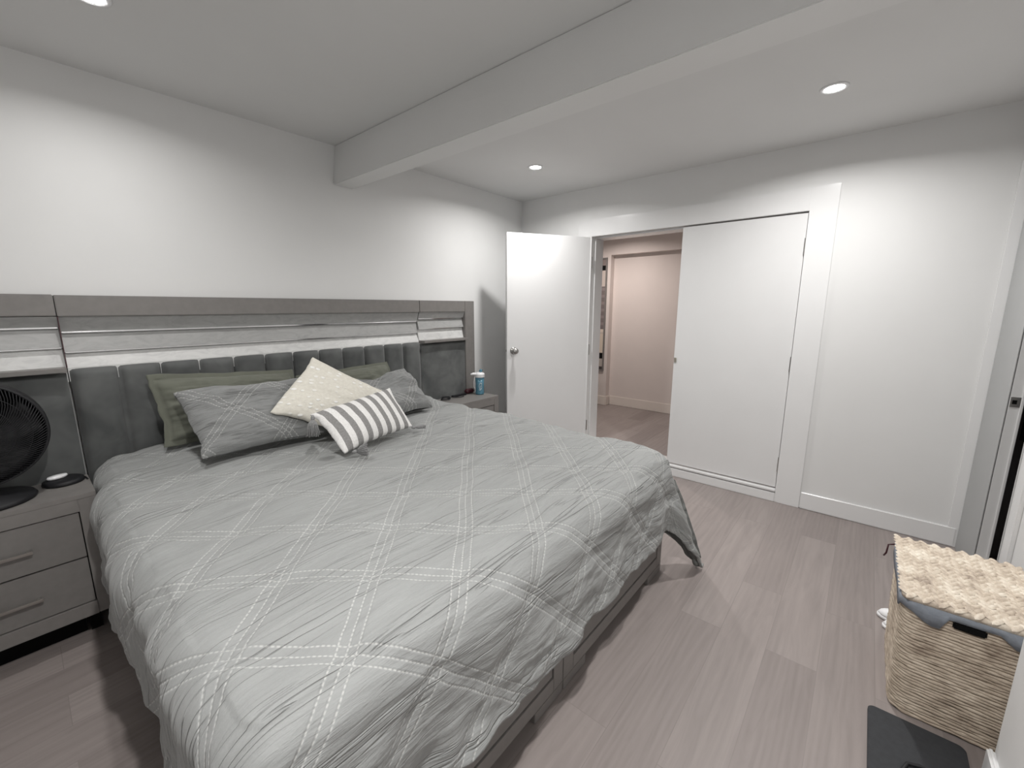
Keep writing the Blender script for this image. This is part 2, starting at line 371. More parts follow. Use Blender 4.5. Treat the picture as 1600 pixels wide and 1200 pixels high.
# room seen through that doorway
struct('floor_side', m_floor, [(-1.9, 0, D-1.5, D-.1, -.06, -.0005)])
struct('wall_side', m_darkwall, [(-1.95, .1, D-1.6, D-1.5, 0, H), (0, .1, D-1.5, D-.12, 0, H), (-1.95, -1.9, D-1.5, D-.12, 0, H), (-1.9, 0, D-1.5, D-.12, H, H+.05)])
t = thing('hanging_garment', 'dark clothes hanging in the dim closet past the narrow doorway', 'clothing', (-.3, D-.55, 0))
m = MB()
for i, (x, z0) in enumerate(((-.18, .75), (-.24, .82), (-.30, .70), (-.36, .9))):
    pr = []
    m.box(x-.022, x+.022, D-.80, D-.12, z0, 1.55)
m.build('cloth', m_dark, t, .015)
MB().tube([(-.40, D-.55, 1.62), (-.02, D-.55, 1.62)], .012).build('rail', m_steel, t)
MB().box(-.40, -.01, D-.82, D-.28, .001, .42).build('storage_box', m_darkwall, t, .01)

# ------------------------------------------------------------------ doors
def door_leaf(n, w, z0, z1, label):
    root = bpy.data.objects.new(n, None); C.objects.link(root); tag(root, label, None, None, 'structure'); return root
def knob_mesh(side):
    s = 1 if side > 0 else -1
    return MB().lathe([(.001, 0), (.032, 0), (.033, .004), (.026, .008), (.012, .012), (.010, .030), (.014, .036), (.026, .044), (.0285, .055), (.026, .066), (.016, .072), (.001, .0735)], 24, ax='y').xf(Matrix.Diagonal((1, s, 1, 1)))
# door_1: open leaf hinged at the left side of the opening, swung back toward the headboard
LW1 = .842; ang = math.radians(60)
root = door_leaf('door_1', LW1, ZB, ZT, 'white flat door leaf swung open beside the right nightstand')
root.location = (-.002, YE+.002, 0)
lm = Matrix.Rotation(0, 4, 'Z')
# local +x runs from hinge to free edge; local y = thickness
m = MB().box(.004, LW1, -.035, 0, ZB, ZT-.004).build('door_leaf', m_door, None, .0015)
m.parent = root
for s, nm in ((-1, 0), (1, 1)):
    k = knob_mesh(s); k.xf(Matrix.Translation((LW1-.062, -.035 if s < 0 else 0, 1.075))); o = k.build('door_knob', m_steel, None, 0, True); o.parent = root
o = MB().lathe([(.001, 0), (.011, 0), (.011, .002), (.001, .002)], 12, (LW1, -.0175, 1.075), 'x').build('latch_plate', m_steel); o.parent = root
for z in (1.88, 1.06, .30):
    o = MB().tube([(0, .006, z-.05), (0, .006, z+.05)], .006, 8).build('door_hinge', m_steel); o.parent = root
root.rotation_euler = (0, 0, math.atan2(math.cos(ang), -math.sin(ang)))
# door_2: closed leaf
root = door_leaf('door_2', .84, ZB, ZT, 'white flat door leaf closed in the right half of the double doorway')
MB().box(.002, .037, YC+.005, YD, ZB+.002, ZT-.010).build('door_leaf', m_door, root, .0015)
for z in (1.88, 1.06, .297):
    MB().tube([(-.005, YC+.002, z-.055), (-.005, YC+.002, z+.055)], .0065, 8).build('door_hinge', m_steel, root)
MB().box(-.006, .001, YD-.022, YD-.004, 1.005, 1.045).build('catch', m_brass, root, .002)

# ------------------------------------------------------------------ hallway beyond the opening (floor 9 cm higher)
HZ = .091; HX = 1.70; HX2 = 1.80
struct('floor_hall', m_floor, [(.2005, HX2+.1, -3.4, 1.3, HZ-.05, HZ)])
struct('ceiling_hall', m_hall, [(TW, HX2+.1, -3.4, 1.3, 2.45, 2.5)])
struct('wall_hall', m_hall, [(HX, HX2+.1, -.165, 1.3, HZ, 2.45), (HX, HX2+.1, -3.4, -.1651, 2.15, 2.45), (HX2, HX2+.1, -3.4, -.1651, HZ, 2.1499), (TW+.01, HX2, 1.3, 1.4, HZ, 2.45), (TW+.01, HX2, -3.5, -3.4, HZ, 2.45)])
m = MB(); m.box(HX2-.014, HX2, -3.39, -.181, HZ, HZ+.13); m.box(HX-.014, HX, -.165, 1.29, HZ, HZ+.13); m.box(HX-.014, HX2-.015, -.180, -.166, HZ, HZ+.13)
tag(m.build('baseboard_hall', m_halltrim, None, .005), None, None, None, 'structure')
t = thing('wall_mirror', 'tall narrow framed mirror with its reflection painted as dark, grey and cream bands on the hallway wall', 'wall mirror', (HX, .10, .58))
MB().box(HX-.012, HX-.002, -.10, .42, .60, 2.10).build('panel', m_reflection, t)
m = MB(); m.box(HX-.02, HX-.001, -.122, -.10, .58, 2.12); m.box(HX-.02, HX-.001, .42, .442, .58, 2.12); m.box(HX-.02, HX-.001, -.0999, .4199, .58, .60); m.box(HX-.02, HX-.001, -.0999, .4199, 2.10, 2.12)
m.build('frame', m_frame, t, .002)
# soft green bag on the hallway floor
n = 28; TH, PH = np.meshgrid(np.linspace(0, 2*np.pi, n), np.linspace(0.02, np.pi-.02, n))
RR = 1+.18*fbm(TH*1.2, PH*2, 5)
P = np.stack([HX-.24+.13*RR*np.sin(PH)*np.cos(TH), .16+.20*RR*np.sin(PH)*np.sin(TH), HZ+.135+.135*np.cos(PH)*np.sqrt(RR)], -1)
P[..., 2] = np.maximum(P[..., 2], HZ+.002)
tag(grid_obj('fabric_bag', P, TH, PH, m_green), 'slumped sage green fabric bag on the hallway floor', 'bag')

# ------------------------------------------------------------------ recessed lights
def downlight(x, y, z, label, power, col=(1, .985, .965), group='recessed ceiling lights'):
    t = thing('recessed_light', label, 'ceiling light', (x, y, z), group)
    MB().lathe([(.042, -.0005), (.046, -.006), (.058, -.005), (.061, -.0005)], 40, (x, y, z)).build('trim_ring', m_white, t, 0, True)
    MB().lathe([(.0005, -.003), (.040, -.003), (.042, -.001), (.0005, -.001)], 32, (x, y, z)).build('lens', m_lens, t)
    ld = bpy.data.lights.new('lamp', 'AREA'); ld.shape = 'DISK'; ld.size = .08; ld.spread = math.radians(158); ld.energy = power; ld.color = col
    lo = bpy.data.objects.new('lamp', ld); C.objects.link(lo); lo.parent = t; lo.location = (0, 0, -.008)
    return t
LL = ['recessed ceiling light nearest the open door and headboard', 'recessed ceiling light above the closed door, with the brightest disc',
      'recessed ceiling light over the head of the bed, near the fan', 'recessed ceiling light near the photographer']
for (x, y), l, pw in zip(LIGHTS, LL, LW): downlight(x, y, H, l, pw)
downlight(.95, -.42, 2.45, 'recessed ceiling light in the hallway', HALL_W, (1, .90, .84), 'hallway ceiling light')

# ------------------------------------------------------------------ bed with headboard
BX0, BX1, BY = -3.45, -1.418, -2.165; HX0, HX1 = -4.083, -.807
bed = thing('bed', 'grey lacquered king bed with wide padded headboard and foot drawers', 'bed', (-2.44, -1.1, 0))
hy0, hy1 = -.085, -.003
# outer frame in three sections (centre + side sections), right/left stiles
m = MB(); m.box(-3.464, -1.432, hy0, hy1, 1.424, 1.520); m.build('top_rail', m_frame, bed, .003)
m = MB(); m.box(-1.430, HX1-.1171, hy0, hy1, 1.424, 1.520); m.box(HX1-.117, HX1, hy0, hy1, .02, 1.520); m.build('side_frame', m_frame, bed, .003)
m = MB(); m.box(HX0+.1171, -3.467, hy0, hy1, 1.426, 1.522); m.box(HX0, HX0+.117, hy0, hy1, .02, 1.522); m.build('side_frame', m_frame, bed, .003)
# marbled backing with two chrome strips per section
def section(x0, x1, z_top, zs, y):
    pr = [(hy1, zs[1]-.0035), (y+.006, zs[1]-.0035), (y-.018, zs[1]+.002), (y+.004, zs[0]-.003), (y-.012, zs[0]+.003), (y-.034, 1.4235), (hy1, 1.4235)]
    k = len(pr); p = MB().add([(x, a_, b_) for x in (x0, x1) for a_, b_ in pr], [(j, (j+1) % k, k+(j+1) % k, k+j) for j in range(k)]+[tuple(range(k))[::-1], tuple(range(k, 2*k))]).build('marbled_panel', m_marble_shade, bed)
    pr2 = [(hy1, 1.12), (-.062, 1.12), (-.062, 1.185), (y+.006, zs[1]-.004), (hy1, zs[1]-.004)]
    k = len(pr2); MB().add([(x, a_, b_) for x in (x0, x1) for a_, b_ in pr2], [(j, (j+1) % k, k+(j+1) % k, k+j) for j in range(k)]+[tuple(range(k))[::-1], tuple(range(k, 2*k))]).build('pale_panel', m_marble, bed)
    for z in zs:
        MB().box(x0+.002, x1-.002, y-.014, y+.003, z-.0035, z+.0035).build('chrome_strip', m_chrome, p, .0018, seg=3)
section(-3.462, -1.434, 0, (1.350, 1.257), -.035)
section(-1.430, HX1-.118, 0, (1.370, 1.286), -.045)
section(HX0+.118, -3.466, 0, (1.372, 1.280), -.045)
MB().box(-3.4655, -3.4625, hy0-.001, hy1, 1.19, 1.423).build('seam_strip', m_burg, bed)
for x0, x1 in ((-1.432, HX1-.118), (HX0+.118, -3.468)):
    MB().box(x0, x1, -.135, -.036, 1.172, 1.192).build('shelf_lip', m_frame, bed, .002)
# padded velvet: vertical channels in the centre, flat side pads
def pad(name, x0, x1, z0, z1, n, parent, puff=.046, yb=-.04, yf=-.105):
    nx, nz = n*14+1, 40
    X, Z = np.meshgrid(np.linspace(x0, x1, nx), np.linspace(0, 1, nz))
    cx = ((X-x0)/(x1-x0)*n) % 1; cx[:, -1] = 1; prof = np.clip(1-np.abs(2*cx-1)**3.6, 0, 1)**.5
    zz = z0+(z1-z0)*Z; et = np.clip((z1-zz)/.03, 0, 1); top = np.sqrt(np.clip(1-(1-et)**2, 0, 1))
    Yv = yb + (yf-yb+puff-puff*prof*1.0)*top + .003*fbm(X*9, zz*6, 3)*top
    P = np.stack([X, Yv, zz], -1)
    o = grid_obj(name, P, X, Z, m_velvet, parent)
    return o
pad('channel_padding', -3.460, -1.436, .55, 1.186, 12, bed)
pad('side_padding', -1.430, HX1-.120, .60, 1.171, 1, bed, .016, yf=-.095)
pad('side_padding', HX0+.120, -3.470, .60, 1.171, 1, bed, .016, yf=-.095)
# platform
m = MB(); m.box(BX0, BX0+.03, BY+.031, -.11, .05, .33); m.build('side_rail', m_frame, bed, .003)
m = MB(); m.box(BX1-.03, BX1, BY+.031, -.11, .05, .33); m.build('side_rail', m_frame, bed, .003)
MB().box(BX0+.031, BX1-.031, BY+.05, -.12, .22, .31).build('slat_deck', m_frame_in, bed)
MB().box(BX0+.05, BX1-.05, BY+.08, -.20, .001, .219).build('dark_underfill', m_gap, bed)
for (x0, x1) in ((-2.412, BX1), (BX0, -2.416)):
    a, b = x0+.072, x1-.062
    fr = MB(); fr.box(x0, x1, BY+.012, BY+.030, .045, .33)
    fr.box(x0, a, BY, BY+.0119, .045, .33); fr.box(b, x1, BY, BY+.0119, .045, .33); fr.box(a, b, BY, BY+.0119, .045, .106); fr.box(a, b, BY, BY+.0119, .312, .33)
    ft = fr.build('foot_panel', m_frame, bed, .0015)
    MB().box(a+.007, b-.007, BY+.002, BY+.0118, .113, .305).build('drawer_front', m_frame_in, bed, .002)
    MB().box(a+.0005, b-.0005, BY+.0105, BY+.0116, .1065, .3115).build('shadow_gap', m_gap, bed)
    for (p, q) in ((x0, x0+.170), (x1-.178, x1)):
        MB().box(p, q, BY, BY+.06, 0, .0448).build('foot', m_frame, bed, .002)
# mattress
MT = tag(MB().box(BX0+.045, BX1-.05, BY+.05, -.125, .312, .63).build('mattress', m_matt, None, .05, True, seg=4), 'thick mattress under the grey duvet on the bed', 'mattress')

# ------------------------------------------------------------------ duvet
R = .125; PI = math.pi
U0, U1, V0, V1 = -3.51, -1.375, -2.225, -.125     # outer edges of the draped shape; v = y
LFT, RGT, FT = .53, .53, .505                       # cloth beyond the inner rounding line
du = .0065
us = np.arange(U0+R-LFT, U1-R+RGT+du, du); vs_ = np.arange(V0+R-FT, V1+.0001, du)
U, V = np.meshgrid(us, vs_)
sq = sstep(-.62, -.40, V)                           # squeezed between the nightstands near the head
xl = U0+R + .050*sq; xr = U1-R - .060*sq
ul = U0+R; ur = U1-R; vf = V0+R
a = np.where(U > ur, U-ur, np.where(U < ul, U-ul, 0.0)); bq = np.where(V < vf, V-vf, 0.0)
rr = np.hypot(a, bq); rs = np.maximum(rr, 1e-9); dx, dy = a/rs, bq/rs
th = np.arctan2(np.abs(bq), np.abs(a))              # 0 = side, pi/2 = foot
incor = (np.abs(a) > 1e-6) & (np.abs(bq) > 1e-6)
arc = PI*R/2
h = np.where(rr < arc, R*np.sin(np.minimum(rr, arc)/R), R)
zd = np.where(rr < arc, R*(1-np.cos(np.minimum(rr, arc)/R)), R+(rr-arc))
hang = np.clip((rr-arc)/.36, 0, 1.6)
wt = np.where(incor, np.exp(-((th-PI/4)/.44)**4)*.92, 0)
# corner fold sticks out as a rounded fin
lim = np.where(incor, .69, 9); over = np.clip(rr-lim, 0, None); zd = zd - over*.6
flare = wt*hang
h = h + flare*.165*np.where(a < 0, .55, 1); zd = zd + flare*.085
# sides hang with soft waves
peri = np.where(np.abs(a) > np.abs(bq), V, U)
wave = .008*np.sin(peri*2*PI/.43+1.0)+.007*np.sin(peri*2*PI/.27+2.2)+.018*fbm(peri*4, rr*1.5, 21, 3)
h = h + hang*wave*(1-wt*.7)
h = h + hang*np.where(np.abs(a) > np.abs(bq), -.01, .012)
cx0 = np.where(a > 0, xr, np.where(a < 0, xl, 0)); 
# map interior u linearly into squeezed interior
ti = (np.clip(U, ul, ur)-ul)/(ur-ul); xin = xl + ti*(xr-xl)
X = xin + dx*h; Y = np.clip(V, vf, None) + dy*h
edge = np.minimum(np.minimum(ti*(ur-ul), (1-ti)*(ur-ul)), np.clip(V-vf, 0, None))
crown = sstep(0, .45, edge)
top = .738 + .020*crown - .012*sstep(-1.0, -2.1, V) + .014*sstep(-.6, -.2, V)*crown + .050*np.exp(-((U+1.60)/.17)**2-((V+.14)/.30)**2)
# real wrinkles (run mostly across the bed)
un = U*math.cos(-.10)+V*math.sin(-.10); vn = -U*math.sin(-.10)+V*math.cos(-.10)
wr1 = fbm(un*2.2, vn*11, 31, 4, .55)
rdg = -np.abs(fbm(un*1.7+5, vn*13+3, 41, 3, .5)); gate = sstep(-.05, .25, fbm(U*1.6, V*1.6, 51, 2))
big = fbm(U*2.2, V*2.6, 61, 3)
disp = .009*wr1 + .016*np.maximum(rdg+.09, 0)*(-1)*gate*1.2 + .018*big
side_w = np.where(rr > .05, 1.5, 1.0)
crum = fbm(U*7, V*7, 71, 4, .6)
disp = disp*side_w + .017*crum*sstep(.15, .5, rr)
# quilt lines pull in a little
def tri(c, sp, ph):
    q = (c-ph)/sp; q = (q+.5) % 1-.5; return np.abs(q)*sp
for cc, ph in (((V-U), .065), ((U+V), -.44)):
    dd = tri(cc, .35, ph); disp = disp - .0055*np.exp(-(dd/.034)**2)
Z = top - zd
P = np.stack([X, Y, Z], -1)
# displace along normals
gu = np.gradient(P, axis=1); gv = np.gradient(P, axis=0); nn = np.cross(gu, gv); nn /= np.linalg.norm(nn, axis=-1, keepdims=True)+1e-9
fade = sstep(-.125, -.20, V)[..., None]
P = P + nn*(disp[..., None])
# hem edge irregular
hemz = .006*np.sin(peri*21)+.016*fbm(peri*5, peri*0, 81, 3); P[..., 2] += hemz*np.clip(hang-.6, 0, 1)
# tuck under at the head, keep off the floor
P[..., 2] = np.maximum(P[..., 2], .035)
duvet = grid_obj('duvet', P, U, V, m_duvet)
duvet.data.materials.append(m_under)
so = duvet.modifiers.new('thickness', 'SOLIDIFY'); so.thickness = .014; so.offset = -1; so.material_offset = 1; so.material_offset_rim = 0
tag(duvet, 'crinkled grey duvet with white stitched diamond lattice covering the bed', 'duvet')
def duvet_z(x, y):
    i = np.argmin((P[..., 0]-x)**2+(P[..., 1]-y)**2 + 10*(P[..., 2] < .6)); return P.reshape(-1, 3)[i, 2]

# ------------------------------------------------------------------ pillows
def pillow(name, TL, TR, BR, BL, T, mat, label, cat, group=None, seed=1, n=90, p=2.4, ear=.055, crumple=.01, flange=0, sag=0, lump=.25):
    TL, TR, BR, BL = [np.array(q, float) for q in (TL, TR, BR, BL)]
    W = (np.linalg.norm(TR-TL)+np.linalg.norm(BR-BL))/2; Hh = (np.linalg.norm(TL-BL)+np.linalg.norm(TR-BR))/2
    s, t = np.meshgrid(np.linspace(0, 1, n), np.linspace(0, 1, n)); s0, t0 = s.copy(), t.copy()
    A, B = 2*s-1, 2*t-1
    # concave edges between pointed corners
    s = .5+(s-.5)*(1-ear*(1-B**2)*1.0); t = .5+(t-.5)*(1-ear*1.3*(1-A**2))
    s = s + .022*fbm(t0*4+seed, s0*1.5, seed*3, 3)*np.abs(A)**3; t = t + .030*fbm(s0*4+seed, t0*1.5, seed*5, 3)*np.abs(B)**3
    base = (1-s)[..., None]*(1-t)[..., None]*BL + s[..., None]*(1-t)[..., None]*BR + s[..., None]*t[..., None]*TR + (1-s)[..., None]*t[..., None]*TL
    nrm = np.cross(TR-TL, TL-BL); nrm = nrm/np.linalg.norm(nrm)
    if nrm[1] > 0: nrm = -nrm
    fl = flange; Af, Bf = np.clip(np.abs(A)/(1-fl), 0, 1), np.clip(np.abs(B)/(1-fl*W/Hh), 0, 1)
    th = ((1-Af**p)*(1-Bf**p))**.5
    wk = fbm(s0*2.2*W/.5, t0*6*Hh/.5, seed*13, 4, .5)
    rad = fbm(s0*5+3, t0*2, seed*7, 3)
    hgt = T*th*(1+lump*wk) + crumple*wk*1.4*(th > .02) + crumple*rad
    if sag: base = base + np.array([0, 0, -sag])[None, None]*(np.exp(-((s0-.45)/.25)**2)*t0**3)[..., None]
    front = base + nrm*(hgt+.004)[..., None]; back = base - nrm*(T*th*.5+.004)[..., None]
    o = grid_obj(name, front, s0*W, t0*Hh, mat)
    me = o.data; o2 = grid_obj('tmp', back[:, ::-1], (1-s0)*W, t0*Hh, mat)
    # join: merge back and stitch rim
    bm = bmesh.new(); bm.from_mesh(me); bm.from_mesh(o2.data)
    bmesh.ops.remove_doubles(bm, verts=bm.verts, dist=.0001)
    be = [e for e in bm.edges if e.is_boundary]
    bmesh.ops.bridge_loops(bm, edges=be)
    for fc in bm.faces: fc.smooth = True
    bm.to_mesh(me); bm.free(); bpy.data.objects.remove(o2)
    # settle on the duvet: drop straight down so the lowest edge just touches
    tag(o, label, cat, group); return o
SH = 'pillows against the headboard'
pillow('pillow', (-3.205, -.20, 1.135), (-2.52, -.20, 1.085), (-2.47, -.34, .78), (-3.195, -.32, .785), .085, m_olive, 'olive green pillow leaning on the headboard at the left, nearest the fan', 'pillow', SH, 1, flange=.07, crumple=.012, ear=.02)
pillow('pillow', (-2.50, -.20, 1.045), (-1.838, -.20, 1.070), (-1.80, -.33, .78), (-2.47, -.33, .78), .085, m_olive, 'olive green pillow leaning on the headboard behind the cream cushion', 'pillow', SH, 2, flange=.07, crumple=.012, ear=.02)
pillow('pillow_sham', (-3.150, -.42, 1.060), (-2.50, -.40, 1.050), (-2.50, -.70, .790), (-3.130, -.70, .790), .085, m_sham, 'grey crinkled sham pillow in front of the left olive pillow', 'pillow', 'grey shams', 3, crumple=.014, ear=.04)
pillow('pillow_sham', (-2.38, -.42, 1.00), (-1.80, -.36, 1.03), (-1.80, -.66, .790), (-2.36, -.70, .785), .085, m_sham, 'grey crinkled sham pillow behind the striped cushion on the right', 'pillow', 'grey shams', 4, crumple=.016, ear=.02, sag=.05, p=3)
pillow('cushion', (-2.525, -.51, 1.185), (-2.08, -.62, .905), (-2.50, -.82, .775), (-2.83, -.655, .945), .062, m_cream, 'cream tufted square cushion tilted on its corner', 'cushion', None, 5, p=2.0, ear=.05, crumple=.003, lump=.06)
LT = dict(TL=(-2.745, -.93, .965), TR=(-2.225, -.80, .995), BR=(-2.21, -.985, .80), BL=(-2.680, -1.105, .795))
lum = pillow('cushion', LT['TL'], LT['TR'], LT['BR'], LT['BL'], .055, m_stripe, 'grey and white striped lumbar cushion with tassels at its corners', 'cushion', None, 6, p=2.0, ear=.04, crumple=.002, lump=.05)
def tassel(p, d, L=.062, spread=.026):
    p = Vector(p); d = Vector(d).normalized(); m = MB(); o = d.orthogonal().normalized(); q = d.cross(o)
    m.tube([p-d*.012, p-d*.002, p+d*.006, p+d*.012], [.004, .009, .009, .006], 10)
    for i in range(46):
        a = 2*PI*i/46*2.6; rad = spread*math.sqrt((i+.5)/46)
        e = (o*math.cos(a)+q*math.sin(a))
        pts = [p+d*.010+e*rad*.15, p+d*.028+e*rad*.62, p+d*L*random.uniform(.9, 1.05)+e*rad]
        m.tube(pts, [.0028, .0026, .0022], 5)
    # never below the cloth
    m.v = [(x, y, max(z, .775)) for x, y, z in m.v]
    ob = m.build('tassel', m_tassel, None, 0, True); ob.parent = lum; return ob
def pt(u, v, W=None): return None
tassel(np.array(LT['TL'])+(-.012, -.05, -.005), (-.12, -.15, -.95), .085, .034)
tassel(np.array(LT['BL'])+(.035, -.028, .004), (.80, -.40, .08), .058, .034)
tassel(np.array(LT['BR'])+(.005, -.01, -.008), (.9, -.15, -.10), .07, .012)
tassel(np.array(LT['TR'])+(.0, .01, -.004), (.3, .5, -.8), .05)

# ------------------------------------------------------------------ nightstands
def nightstand(x0, x1, label):
    t = thing('nightstand', label, 'nightstand', ((x0+x1)/2, -.26, 0), 'nightstands')
    y0, y1, zt = -.432, -.145, .683; wv = .058
    m = MB(); m.box(x0, x1, y0+.02, y1, .125, zt-.0201)
    m.box(x0, x1, y0, y1, zt-.02, zt)
    m.box(x0, x0+wv, y0, y0+.0199, .125, zt-.0201); m.box(x1-wv, x1, y0, y0+.0199, .125, zt-.0201)
    m.box(x0+wv, x1-wv, y0, y0+.0199, .608, zt-.0201); m.box(x0+wv, x1-wv, y0-.004, y0+.0199, .125, .186)
    m.build('carcass', m_frame, t, .0015)
    MB().box(x0+wv+.0005, x1-wv-.0005, y0+.0175, y0+.0196, .187, .607).build('shadow_gap', m_gap, t)
    for z0, z1, hz in ((.402, .604, .497), (.190, .396, .285)):
        d = MB().box(x0+wv+.004, x1-wv-.004, y0+.002, y0+.0172, z0, z1).build('drawer', m_frame_in, t, .0015)
        xc = (x0+x1)/2; hm = MB()
        hm.box(xc-.082, xc+.082, y0-.026, y0-.016, hz-.006, hz+.006)
        for s in (-.07, .07): hm.box(xc+s-.005, xc+s+.005, y0-.0161, y0+.0019, hz-.005, hz+.005)
        h_ = hm.build('handle', m_handle, None, .0015); h_.parent = d
        h_.data.transform(Matrix.Translation(-parent_offset(d)))
    for sx in (x0+.05, x1-.09): MB().box(sx, sx+.04, y0+.10, y1-.04, 0, .1249).build('foot', m_gap, t)
    MB().box(x0+.10, x1-.10, y0+.11, y1-.05, .002, .1245).build('dark_underfill', m_gap, t)  # near-black block added to stand in for the floor shadow underneath
    return t
nightstand(-4.045, -3.468, 'grey two-drawer nightstand left of the bed, carrying the black fan')
nightstand(-1.412, -.857, 'grey nightstand right of the bed, carrying the blue tumbler')
NZ = .683

# ------------------------------------------------------------------ fan on the left nightstand
fx, fy, fz, fr = -3.772, -.275, .972, .215
fan = thing('table_fan', 'black round table fan on the left nightstand', 'fan', (fx, fy-.02, NZ))
MB().lathe([(.001, 0), (.135, 0), (.140, .008), (.132, .020), (.06, .034), (.03, .05), (.001, .052)], 48, (fx+.005, fy-.0, NZ+.0005)).build('base', m_black, fan, 0, True)
MB().tube([(fx, fy+.045, NZ+.03), (fx, fy+.075, NZ+.10), (fx, fy+.085, fz-.03), (fx, fy+.06, fz)], [.035, .03, .026, .03], 16).build('neck', m_black, fan, 0, True)
MB().lathe([(.001, .10), (.045, .095), (.062, .06), (.066, .02), (.060, -.005), (.001, -.006)], 32, (fx, fy, fz), 'y').build('motor_housing', m_black, fan, 0, True)
# guard shell: ring, rear bowl, front spiral wires
m = MB(); m.lathe([(fr-.014, -.045), (fr-.004, -.052), (fr, -.03), (fr, .03), (fr-.012, .05), (.10, .085), (.05, .088), (.05, .082), (.10, .078), (fr-.02, .042), (fr-.012, .02), (fr-.012, -.03)], 64, (fx, fy, fz), 'y')
m.f = m.f[:-2]; n_ = 64; k_ = 12
m.f += [((k_-1)*n_+j, (k_-1)*n_+(j+1) % n_, (j+1) % n_, j) for j in range(n_)]
m.build('housing_ring', m_black, fan, 0, True)
m = MB()
for i in range(110):
    a = 2*PI*i/110; pts = []
    for k in range(7):
        q = k/6; rad = .045+(fr-.01-.045)*q; aa = a+.75*q
        pts.append((fx+rad*math.cos(aa), fy-.050-.020*(1-q*q), fz+rad*math.sin(aa)))
    m.tube(pts, .0017, 5)
for rad in (.07, .12, .165):
    q = (rad-.045)/(fr-.055); m.tube([(fx+rad*math.cos(2*PI*j/40), fy-.050-.020*(1-q*q), fz+rad*math.sin(2*PI*j/40)) for j in range(40)], .0015, 5, True)
m.build('front_grille', m_black, fan, 0, True)
MB().lathe([(.001, -.078), (.035, -.077), (.046, -.070), (.046, -.062), (.001, -.062)], 32, (fx, fy, fz), 'y').build('grille_cap', m_black, fan, 0, True)
hub = MB().lathe([(.001, -.055), (.028, -.05), (.032, -.02), (.001, -.02)], 24, (fx, fy, fz), 'y').build('hub', m_black, fan, 0, True)
for i in range(5):
    m = MB(); vv = []; ns, nr = 8, 8
    for a_ in range(nr):
        q = a_/(nr-1); rad = .028+q*(fr-.05)
        for b_ in range(ns):
            s_ = b_/(ns-1)-.5; an = 2*PI*i/5+s_*(1.0-.15*q)+.35*q; vv.append((fx+rad*math.cos(an), fy-.022+s_*.05, fz+rad*math.sin(an)))
    m.add(vv, [(a_*ns+b_, a_*ns+b_+1, (a_+1)*ns+b_+1, (a_+1)*ns+b_) for a_ in range(nr-1) for b_ in range(ns-1)])
    o = m.build('blade', m_black, fan, 0, True); sm = o.modifiers.new('t', 'SOLIDIFY'); sm.thickness = .002
# round black charging pad with small white case
cp = tag(MB().lathe([(.001, 0), (.066, 0), (.069, .006), (.066, .016), (.058, .020), (.001, .020)], 40, (-3.549, -.205, NZ+.0005)).build('round_pad', m_black, None, 0, True), 'round black pad on the left nightstand beside the fan', 'pad')
m = MB().lathe([(.001, 0), (.022, 0), (.027, .006), (.024, .013), (.001, .016)], 28).xf(Matrix.Translation((-3.565, -.185, NZ+.0212)) @ Matrix.Rotation(.4, 4, 'Z') @ Matrix.Diagonal((1.35, .8, 1, 1)))
tag(m.build('small_case', m_white, None, 0, True), 'small white rounded case lying on the round black pad', 'case')
m = MB(); m.tube([(-3.50, -.16, NZ+.004), (-3.487, -.165, NZ+.004), (-3.478, -.20, NZ+.004), (-3.474, -.235, NZ+.004)], .0032, 8)
tag(m.build('power_cord', m_black, None, 0, True), 'short black cord at the edge of the left nightstand', 'cord')

# ------------------------------------------------------------------ tumbler and clutter on right nightstand
cx, cy = -.925, -.262
tb = thing('tumbler', 'blue tumbler with white lid and spout on the right nightstand', 'tumbler', (cx, cy, NZ))
bd = MB().lathe([(.001, .001), (.036, .001), (.040, .008), (.0395, .018), (.0385, .09), (.041, .158), (.001, .158)], 40, (cx, cy, NZ)).build('cup_body', m_cup, tb, 0, True)
MB().lathe([(.001, .1585), (.045, .1585), (.046, .166), (.044, .176), (.046, .180), (.045, .188), (.040, .196), (.020, .203), (.001, .203)], 40, (cx, cy, NZ)).build('lid', m_white, tb, 0, True)
# spout arm points along -x
MB().tube([(cx-.025, cy+.010, NZ+.186), (cx-.060, cy+.022, NZ+.192), (cx-.082, cy+.030, NZ+.188)], [.013, .012, .008], 12).build('spout', m_white, tb, 0, True)
MB().tube([(cx-.044, cy+.020, NZ+.165), (cx-.050, cy+.022, NZ+.12), (cx-.050, cy+.022, NZ+.07), (cx-.043, cy+.018, NZ+.055)], .0032, 8).build('strap', m_white, tb, 0, True)
MB().tube([(cx+.01, cy, NZ+.2035), (cx+.016, cy-.004, NZ+.222), (cx+.024, cy-.006, NZ+.214)], [.016, .013, .01], 12).build('flip_cap', m_cup, tb, 0, True)
# looping white mark on the cup
dirc = Vector((-3.603-cx, -2.91-cy, 0)).normalized(); base_a = math.atan2(dirc.y, dirc.x)
m = MB()
for (da, z0, ra, rz, t0, t1) in ((.18, .080, .30, .030, .3, 5.6), (.30, .070, .16, .016, 0, 6.28), (.05, .055, .20, .012, 3.3, 6.1), (.34, .100, .12, .012, .2, 3.6)):
    m.tube([(cx+.0405*math.cos(base_a+da+ra*math.cos(t_)), cy+.0405*math.sin(base_a+da+ra*math.cos(t_)), NZ+z0+rz*math.sin(t_)) for t_ in np.linspace(t0, t1, 18)], .0014, 6)
o = m.build('printed_mark', m_print, None); o.parent = tb; o.data.transform(Matrix.Translation(-parent_offset(tb)))
m = MB().lathe([(.001, -.045), (.020, -.043), (.023, -.03), (.023, .03), (.020, .043), (.001, .045)], 24, (-.965, -.165, NZ+.0235), 'x')
tag(m.build('container', m_burg, None, 0, True), 'dark red cylindrical container lying behind the blue tumbler', 'container')
